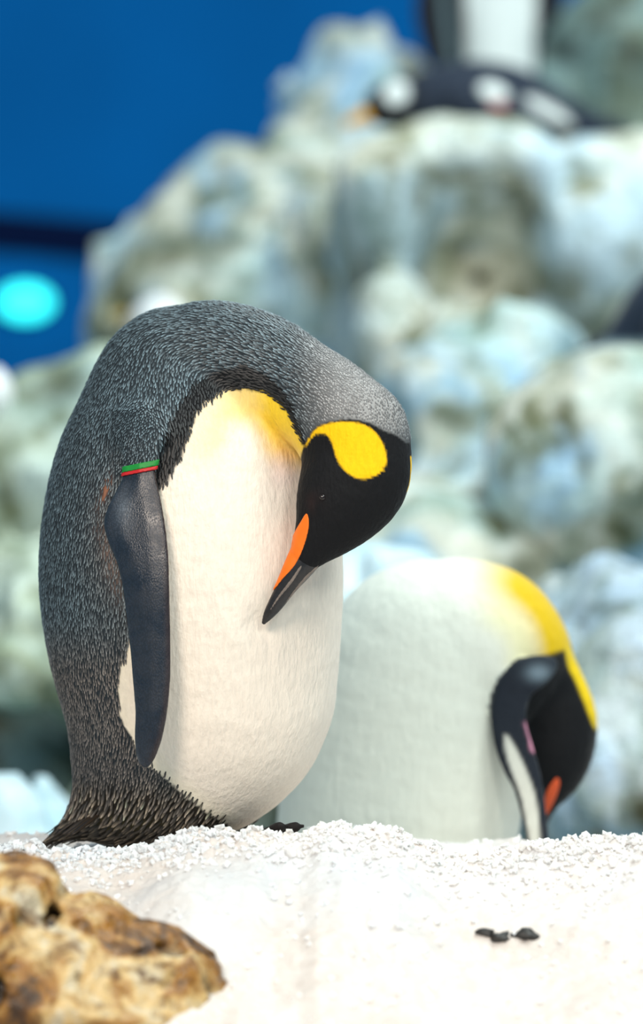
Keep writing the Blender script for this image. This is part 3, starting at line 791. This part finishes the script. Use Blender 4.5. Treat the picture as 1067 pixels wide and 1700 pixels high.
    Wd = (0.0023 + 0.0010 * rumpf - 0.0004 * small - 0.0003 * arm) * r.uniform(0.85, 1.15, n)
    lift = (0.0013 + 0.0018 * rumpf - 0.0004 * small) * r.uniform(0.6, 1.3, n)
    prof = [(0.0, -0.25, 0.0), (0.45, -0.5, 0.35), (0.45, 0.5, 0.35), (0.0, 0.25, 0.0), (0.45, 0.0, 0.75), (1.0, 0.0, 0.9), (0.85, -0.26, 0.7), (0.85, 0.26, 0.7)]
    FV = np.stack([P + fl2 * (a * L)[:, None] + sd2 * (s * Wd)[:, None] + Nc * (zz * lift + 0.0002)[:, None] for a, s, zz in prof], 1)
    tri = np.array([(0, 4, 1), (0, 3, 4), (3, 2, 4), (1, 4, 6), (4, 5, 6), (4, 7, 5), (4, 2, 7)])
    FQ = (tri[None] + 8 * np.arange(n)[:, None, None]).reshape(-1, 3)
    tipc = np.tile(srgb(130, 152, 162), (n, 1))
    warm = sst(1000, 1120, pv) + 0.7 * np.exp(-(((pu - 195) / 45) ** 2 + ((pv - 900) / 120) ** 2))
    tipc = mix(tipc, srgb(150, 140, 132), np.clip(warm, 0, 1))
    tipc = mix(tipc, srgb(236, 214, 186), rumpf * r.random(n) ** 1.5)
    tipc = mix(tipc, srgb(190, 188, 186), small)
    low = sst(1335, 1370, pv); tipc = mix(tipc, srgb(70, 58, 36), low * 0.8)
    tipc = np.clip(tipc * r.uniform(0.35, 1.55, n)[:, None], 0, 0.85)
    tipc = mix(tipc, srgb(17, 17, 20), np.clip(stripe_c * 1.2, 0, 1))
    bas = srgb(22, 28, 34)[None] * np.ones((n, 1)); bas = mix(bas, srgb(92, 92, 94), small); bas = mix(bas, srgb(10, 10, 12), np.clip(stripe_c * 1.2, 0, 1)); bas = mix(bas, srgb(20, 16, 12), rumpf)
    tl = np.array([0.0, 0.05, 0.05, 0.0, 0.30, 1.0, 0.6, 0.6])
    FC = bas[:, None] * (1 - tl)[None, :, None] + tipc[:, None] * tl[None, :, None]
    fo = make_mesh('back_feathers', FV.reshape(-1, 3), FQ, M_feather, pen, color=FC.reshape(-1, 3))
    props(fo, 'small overlapping blue grey feathers', kind='stuff')
    # stiff tail quills
    r2 = random.Random(4)
    for i in range(9):
        y = (i - 4) * 0.011
        a = at(150 + 8 * abs(i - 4), 1338, d0 + y * 0.6); t_ = at(78 + 9 * abs(i - 4), 1392 + r2.uniform(-3, 3), d0 + y * 1.8)
        di = t_ - a; sdv = np.cross(di, (0, 0, 1)); sdv /= np.linalg.norm(sdv); up = np.cross(sdv, di); up /= np.linalg.norm(up)
        vv = []
        for s_, w_ in ((0, 0.0035), (0.5, 0.005), (0.85, 0.0035)):
            c0 = a + di * s_
            vv += [c0 - sdv * w_, c0 + up * 0.0016, c0 + sdv * w_, c0 - up * 0.0012]
        vv.append(t_)
        ff = []
        for s_ in range(2):
            for q in range(4): ff.append((s_ * 4 + q, s_ * 4 + (q + 1) % 4, s_ * 4 + 4 + (q + 1) % 4, s_ * 4 + 4 + q))
        for q in range(4): ff.append((8 + q, 8 + (q + 1) % 4, 12))
        make_mesh('tail_feather', vv, ff, M_tail, pen)
    # --- beak
    bh = 0.0011
    lo = at(425, 1050, 3.84); hi = at(580, 850, 3.84); lo[1] = -0.20; hi[1] = -0.09
    fb = Field(lo, hi, bh); B = fb.new()
    beak = chain_pts([(530, 890, -0.155, 33), (500, 936, -0.156, 25), (478, 970, -0.153, 17.5), (458, 1002, -0.149, 13), (446, 1020, -0.146, 9.0), (438, 1033, -0.143, 4)], d0, 0.0028)
    for p in beak: fb.sphere(B, p[:3], p[3], 0.62, m=0.012)
    Vb, Qb = surface_nets(B, fb.lo, bh)
    bo = make_mesh('beak', Vb, Qb, M_beak, pen)
    BH = np.minimum(B, sample_field(Nk, fd.lo, h, fb.grid().reshape(-1, 3)).reshape(B.shape).astype(np.float32))
    db = d0 - 0.155
    Ub = CX + fb.ax[0][:, None] * F / db; Wb = CY + (CAMH - fb.ax[2][None, :]) * F / db
    def overlay(name, poly, mat, off, parent, near=True):
        s2 = sd_poly(Ub + 0 * Wb, Wb + 0 * Ub, smooth_poly(poly, 3))[:, None, :] * (db / F)
        f = np.maximum(np.maximum(s2 + 0 * B, BH - off), -(BH + 0.003))
        Vp, Qp = surface_nets(f.astype(np.float32), fb.lo, bh)
        return make_mesh(name, Vp, Qp, mat, parent) if len(Qp) else None
    o = overlay('beak_plate', [(509, 852), (513, 868), (509, 892), (500, 918), (488, 940), (470, 960), (455, 979), (452, 977), (462, 945), (474, 915), (488, 885), (499, 866)], M_plate, 0.0013, pen)
    if o: o['label'] = 'bright orange plate along the lower mandible'
    o = overlay('beak_seam', [(499, 938), (501, 941), (486, 966), (466, 990), (450, 1012), (449, 1010), (463, 987), (482, 962)], M_seam, 0.0007, pen)
    o = overlay('beak_edge', [(528, 938), (524, 946), (508, 962), (488, 985), (470, 1006), (486, 982), (506, 957)], M_seam, 0.0006, pen)
    # eye
    e = pebble('eye', (0, 0, 0), 0.0036, 1, M_eye, (1, 0.7, 1), 0.0, 2); e.parent = pen
    q = at(534, 826, d0 - 0.150); bi = np.argmin(np.hypot(uh - 534, vh - 826) + 1000 * (V[:, 1] > -0.14)); e.location = tuple(V[bi] - np.array(pen['_org']))
    # --- identity band on the flipper
    lo = at(190, 805, 3.86); hi = at(275, 755, 3.86); lo[1] = -0.185; hi[1] = -0.10
    fw = Field(lo, hi, 0.0010); Wf = wing(fw)
    Uw = CX + fw.ax[0][:, None, None] / sc; Ww = CY + (CAMH - fw.ax[2][None, None, :]) / sc
    ln = Ww - (783 - (Uw - 205) * 0.19)
    band = thing('flipper_band', (0, 0, 0), None, None); band.parent = pen; band['_org'] = pen['_org']
    for nm, a, b_, mt in (('green_ring', -9, 1, M_green), ('red_ring', 1, 7, M_red)):
        f = np.maximum(np.maximum(Wf - 0.0024, -(Wf - 0.0002)), np.maximum(a - ln, ln - b_) * sc)
        Vp, Qp = surface_nets(f.astype(np.float32), fw.lo, 0.0010)
        make_mesh(nm, Vp, Qp, mt, band)
    return pen
M_tail = mat_plain('tail_quill', srgb(44, 34, 24), 0.5, 0.4, 0.4, 120)
build_front_king()

# ------------------------------------------------------------------ second king penguin
def poly_plate(fd, outline_px, d, yoff_fn, re, hh=0.003):
    sc = d / F
    ol = smooth_poly(outline_px, 3); ol = np.stack([(ol[:, 0] - CX) * sc, CAMH - (ol[:, 1] - CY) * sc], 1)
    X = fd.ax[0]; Z = fd.ax[2]
    s2 = sd_poly(X[:, None] + 0 * Z[None], Z[None] + 0 * X[:, None], ol)
    Y = fd.ax[1][None, :, None] - yoff_fn(X[:, None, None], Z[None, None, :])
    w1 = (s2 + re)[:, None, :]; w2 = np.abs(Y) - hh
    return (np.minimum(np.maximum(w1, w2), 0) + np.sqrt(np.maximum(w1, 0) ** 2 + np.maximum(w2, 0) ** 2) - re).astype(np.float32)

def build_second_king():
    d0 = 4.55
    pen = thing('king_penguin', at(650, 1560, d0), 'king penguin bent over with broad white breast and yellow nape, head down behind its flipper', 'penguin', 'king penguins on the ice')
    h = 0.004
    lo = at(430, 1600, d0); hi = at(1020, 890, d0); lo[1] = d0 - D0 - 0.26; hi[1] = d0 - D0 + 0.26
    fd = Field(lo, hi, h)
    T = fd.new(); H = fd.new()
    torso = chain_pts([(635, 1520, 0, 120), (652, 1440, 0, 184), (660, 1370, 0, 200), (672, 1280, 0, 202), (690, 1180, 0, 200), (715, 1118, 0, 190), (752, 1095, -0.01, 168), (785, 1087, -0.02, 150)], d0, 0.02)
    for p in torso: fd.sphere(T, p[:3], p[3], 0.88)
    neck = chain_pts([(785, 1087, -0.02, 148), (840, 1095, -0.03, 108), (885, 1115, -0.03, 72), (915, 1150, -0.03, 60), (927, 1195, -0.03, 64), (924, 1240, -0.03, 63), (918, 1280, -0.03, 50), (910, 1312, -0.03, 32), (906, 1335, -0.03, 20)], d0, 0.010)
    for p in neck: fd.sphere(H, p[:3], p[3], 0.8)
    body = smin(T, H, 0.02)
    wl = [(838, 1116), (858, 1096), (890, 1088), (920, 1092), (924, 1110), (905, 1136), (880, 1156), (872, 1195), (884, 1240), (897, 1290), (904, 1340), (909, 1400), (906, 1450), (893, 1462), (878, 1420), (868, 1370), (853, 1312), (836, 1280), (820, 1235), (814, 1180), (822, 1140)]
    yf = lambda X, Z: d0 - D0 - 0.120 + 0.0 * X - 0.02 * np.clip((CAMH - (1150 - CY) * 4.45 / F) - Z, 0, 0.2) / 0.2
    W = poly_plate(fd, wl, 4.43, yf, 0.005)
    farw = fd.new()
    for t in np.linspace(0, 1, 20):
        fd.sphere(farw, at(492 + 6 * t, 1120 + 240 * t, d0 + 0.06), np.interp(t, [0, .3, 1], [0.03, 0.034, 0.008]), kx=0.3, m=0.03)
    full = smin(body, W, 0.006); full = smin(full, farw, 0.01)
    V, Q = surface_nets(full, fd.lo, h)
    sW = sample_field(W, fd.lo, h, V); sB = sample_field(body, fd.lo, h, V); sT = sample_field(T, fd.lo, h, V); sH = sample_field(H, fd.lo, h, V); sFw = sample_field(farw, fd.lo, h, V)
    db = d0 - 0.06
    u = CX + V[:, 0] * F / db; v = CY + (CAMH - V[:, 2]) * F / db
    yrel = V[:, 1] - (d0 - D0)
    c = np.tile(srgb(238, 239, 226), (len(V), 1))
    rad = np.hypot(u - 785, v - 1087); ang = np.degrees(np.arctan2(v - 1087, u - 785))
    ya = sst(-105, -50, ang) * sst(40, 0, ang)
    c = mix(c, srgb(222, 184, 14), np.clip(sst(70, 138, rad) * ya * 1.1, 0, 1) * (u > 700))
    c = mix(c, srgb(236, 224, 140), 0.5 * sst(30, 80, rad) * ya * sst(120, 80, rad))
    # dark back on the side away from the lens
    c = mix(c, srgb(64, 74, 84), sst(0.07, 0.085, yrel))
    headm = sd_poly(u, v, smooth_poly([(836, 1130), (868, 1100), (905, 1086), (940, 1078), (960, 1080), (1010, 1150), (1010, 1280), (940, 1380), (890, 1380), (850, 1250)], 3))
    isH = sst(4, -4, headm) * (sH < 0.05)
    c = mix(c, srgb(12, 14, 18), isH)
    yp = sd_poly(u, v, smooth_poly([(938, 1072), (956, 1084), (976, 1124), (992, 1168), (1000, 1202), (988, 1210), (972, 1172), (956, 1132), (942, 1104)], 3))
    c = mix(c, srgb(236, 200, 6), sst(3, -3, yp) * (sH < 0.006))
    wm = sW < sB - 0.001
    uw = CX + V[:, 0] * F / 4.43; vw = CY + (CAMH - V[:, 2]) * F / 4.43
    cf = np.tile(srgb(30, 36, 46), (len(V), 1))
    wpn = sd_poly(uw, vw, smooth_poly([(838, 1218), (852, 1236), (872, 1278), (888, 1326), (894, 1390), (892, 1440), (884, 1430), (876, 1390), (864, 1325), (850, 1285), (838, 1246)], 3))
    cf = mix(cf, srgb(214, 214, 204), sst(3, -3, wpn))
    cf = mix(cf, srgb(132, 152, 166), 0.8 * np.exp(-(((uw - 893) / 20) ** 2 + ((vw - 1116) / 14) ** 2)))
    cf = mix(cf, srgb(222, 150, 176), sst(3, -2, sd_line(uw, vw, [(873, 1202), (879, 1222), (884, 1246)]) - 3))
    c = np.where(wm[:, None], cf, c)
    c = np.where((sFw < sB)[:, None], srgb(40, 48, 60), c)
    make_mesh('body', V, Q, M_body2, pen, color=c)
    # beak with its orange plate
    lo = at(885, 1385, d0); hi = at(945, 1285, d0); lo[1] = d0 - D0 - 0.10; hi[1] = d0 - D0 + 0.04
    fb = Field(lo, hi, 0.0018); B = fb.new()
    for p in chain_pts([(912, 1305, -0.03, 27), (908, 1330, -0.03, 18), (905, 1352, -0.03, 11), (903, 1372, -0.03, 4)], d0, 0.004): fb.sphere(B, p[:3], p[3], 0.7, m=0.02)
    Vb, Qb = surface_nets(B, fb.lo, 0.0018); make_mesh('beak', Vb, Qb, M_beak, pen)
    Ub = CX + fb.ax[0][:, None] * F / (d0 - 0.05); Wb = CY + (CAMH - fb.ax[2][None, :]) * F / (d0 - 0.05)
    s2 = sd_poly(Ub + 0 * Wb, Wb + 0 * Ub, smooth_poly([(922, 1290), (928, 1296), (926, 1312), (918, 1335), (908, 1354), (903, 1350), (904, 1325), (910, 1306)], 3))[:, None, :] * (d0 / F)
    f = np.maximum(np.maximum(s2 + 0 * B, np.minimum(B, sample_field(H, fd.lo, h, fb.grid().reshape(-1, 3)).reshape(B.shape)) - 0.002), -(B + 0.012))
    Vp, Qp = surface_nets(f.astype(np.float32), fb.lo, 0.0018)
    if len(Qp):
        o = make_mesh('beak_plate', Vp, Qp, mat_plain('beak_orange_red', srgb(226, 92, 46), 0.45, 0.4, 0.06, 60), pen); o['label'] = 'orange red plate along the lower mandible'
M_body2 = mat_plumage('king_plumage_pale', bscale=120, bstr=0.3, bdist=0.006, var=0.06)
build_second_king()

# ------------------------------------------------------------------ distant gentoo penguins
def gentoo(label, d0, chains, base_px, paint, plates=(), beak=None, h=0.008, ky=1.0):
    pen = thing('gentoo_penguin', at(base_px[0], base_px[1], d0), label, 'penguin', 'gentoo penguins on the rocks')
    allp = [chain_pts(ch, d0, 0.015) for ch in chains]
    A = np.vstack(allp); lo = (A[:, :3] - A[:, 3:]).min(0) - 0.06; hi = (A[:, :3] + A[:, 3:]).max(0) + 0.06
    for ol, dp, y, re in plates:
        for p in ol:
            q = at(p[0], p[1], dp); lo = np.minimum(lo, q - 0.04); hi = np.maximum(hi, q + 0.04)
    fd = Field(lo, hi, h); f = None
    for ps in allp:
        g = fd.new()
        for p in ps: fd.sphere(g, p[:3], p[3], ky)
        f = g if f is None else smin(f, g, 0.03)
    for ol, dp, y, re in plates:
        f = smin(f, poly_plate(fd, ol, dp, lambda X, Z: y, re, 0.002), 0.012)
    V, Q = surface_nets(f, fd.lo, h)
    u = CX + V[:, 0] * F / d0; v = CY + (CAMH - V[:, 2]) * F / d0
    make_mesh('body', V, Q, M_far, pen, color=paint(u, v, V[:, 1] - (d0 - D0)))
    if beak:
        A = chain_pts(beak, d0, 0.006); lo = (A[:, :3] - A[:, 3:]).min(0) - 0.02; hi = (A[:, :3] + A[:, 3:]).max(0) + 0.02
        fb = Field(lo, hi, 0.004); g = fb.new()
        for p in A: fb.sphere(g, p[:3], p[3], 0.8)
        Vb, Qb = surface_nets(g, fb.lo, 0.004); make_mesh('beak', Vb, Qb, M_gbeak, pen)
    return pen
NAVY = srgb(34, 44, 60); WH = srgb(222, 230, 230)
def ell(u, v, cx, cy, rx, ry, a=0):
    a = math.radians(a); x = (u - cx) * math.cos(a) + (v - cy) * math.sin(a); y = -(u - cx) * math.sin(a) + (v - cy) * math.cos(a)
    return sst(1.15, 0.85, np.hypot(x / rx, y / ry))

def paint_lying(u, v, y):
    c = np.tile(NAVY, (len(u), 1))
    near = y < 0.0
    c = mix(c, srgb(20, 22, 28), sst(720, 660, u))
    c = mix(c, WH, ell(u, v, 657, 158, 20, 22, 30))
    c = mix(c, WH, ell(u, v, 816, 160, 25, 15, 18) * near)
    c = mix(c, srgb(170, 52, 52), ell(u, v, 824, 184, 15, 7, 15) * near)
    c = mix(c, WH, ell(u, v, 908, 190, 46, 12, 28) * near)
    return c
gentoo('gentoo penguin lying flat on the rock ledge, yellow beak and white head patch', 7.95,
       [[(640, 176, 0, 36), (668, 172, 0, 42), (700, 172, 0, 50), (762, 162, 0, 60), (835, 166, 0, 60), (905, 188, 0, 44), (965, 206, 0, 26), (1045, 222, 0, 8)]],
       (800, 222), paint_lying, plates=[([(745, 152), (790, 140), (850, 160), (920, 190), (950, 212), (890, 208), (800, 196), (760, 185)], 7.86, 7.86 - D0, 0.008)],
       beak=[(635, 184, -0.005, 17), (612, 190, -0.01, 14), (592, 198, -0.01, 10), (574, 205, -0.01, 5)], ky=0.95)

def paint_standing(u, v, y):
    c = np.tile(srgb(14, 18, 28), (len(u), 1))
    belly = sst(62, 54, np.abs(u - 828)) * (y < 0.02) * (v > -190)
    c = mix(c, WH, belly)
    c = mix(c, srgb(84, 104, 110), sst(9, 3, np.abs(u - 738 + (v - 40) * -0.12)) * (u < 765) * (y < 0))
    return c
gentoo('upright penguin with white belly and hanging dark flippers, standing behind the lying gentoo', 8.75,
       [[(828, 200, 0, 62), (828, 120, 0, 66), (828, 30, 0, 76), (828, -80, 0, 82), (828, -170, 0, 66), (828, -240, 0, 46), (828, -300, -0.02, 44), (828, -325, -0.03, 36)]],
       (828, 250), paint_standing, plates=[([(780, -150), (795, -90), (772, 20), (772, 80), (750, 108), (715, 110), (696, 60), (690, 0), (715, -80)], 8.66, 8.66 - D0, 0.012),
                                           ([(876, -150), (862, -90), (884, 0), (888, 50), (900, 60), (925, 30), (936, -10), (930, -80)], 8.66, 8.66 - D0, 0.012)],
       beak=[(828, -305, -0.07, 14), (828, -300, -0.11, 9), (828, -298, -0.15, 4)])

def paint_right(u, v, y):
    c = np.tile(srgb(30, 42, 58), (len(u), 1))
    c = mix(c, srgb(150, 172, 178), sst(562, 576, v) * (u > 1000))
    return c
gentoo('dark backed penguin lying on the big boulder with its tail pointing at the slope', 6.5,
       [[(948, 588, 0, 6), (985, 578, 0, 13), (1025, 566, 0, 26), (1070, 540, 0, 50), (1120, 515, 0, 76), (1190, 508, 0, 84), (1260, 498, 0, 70), (1310, 470, 0, 46), (1350, 452, 0, 42)]],
       (1150, 594), paint_right, plates=[([(1090, 500), (1150, 500), (1130, 560), (1080, 580), (1070, 560)], 6.41, 6.41 - D0, 0.008)],
       beak=[(1382, 455, 0, 14), (1410, 460, 0, 10), (1435, 466, 0, 4)])

for o in bpy.data.objects:
    if '_org' in o: del o['_org']
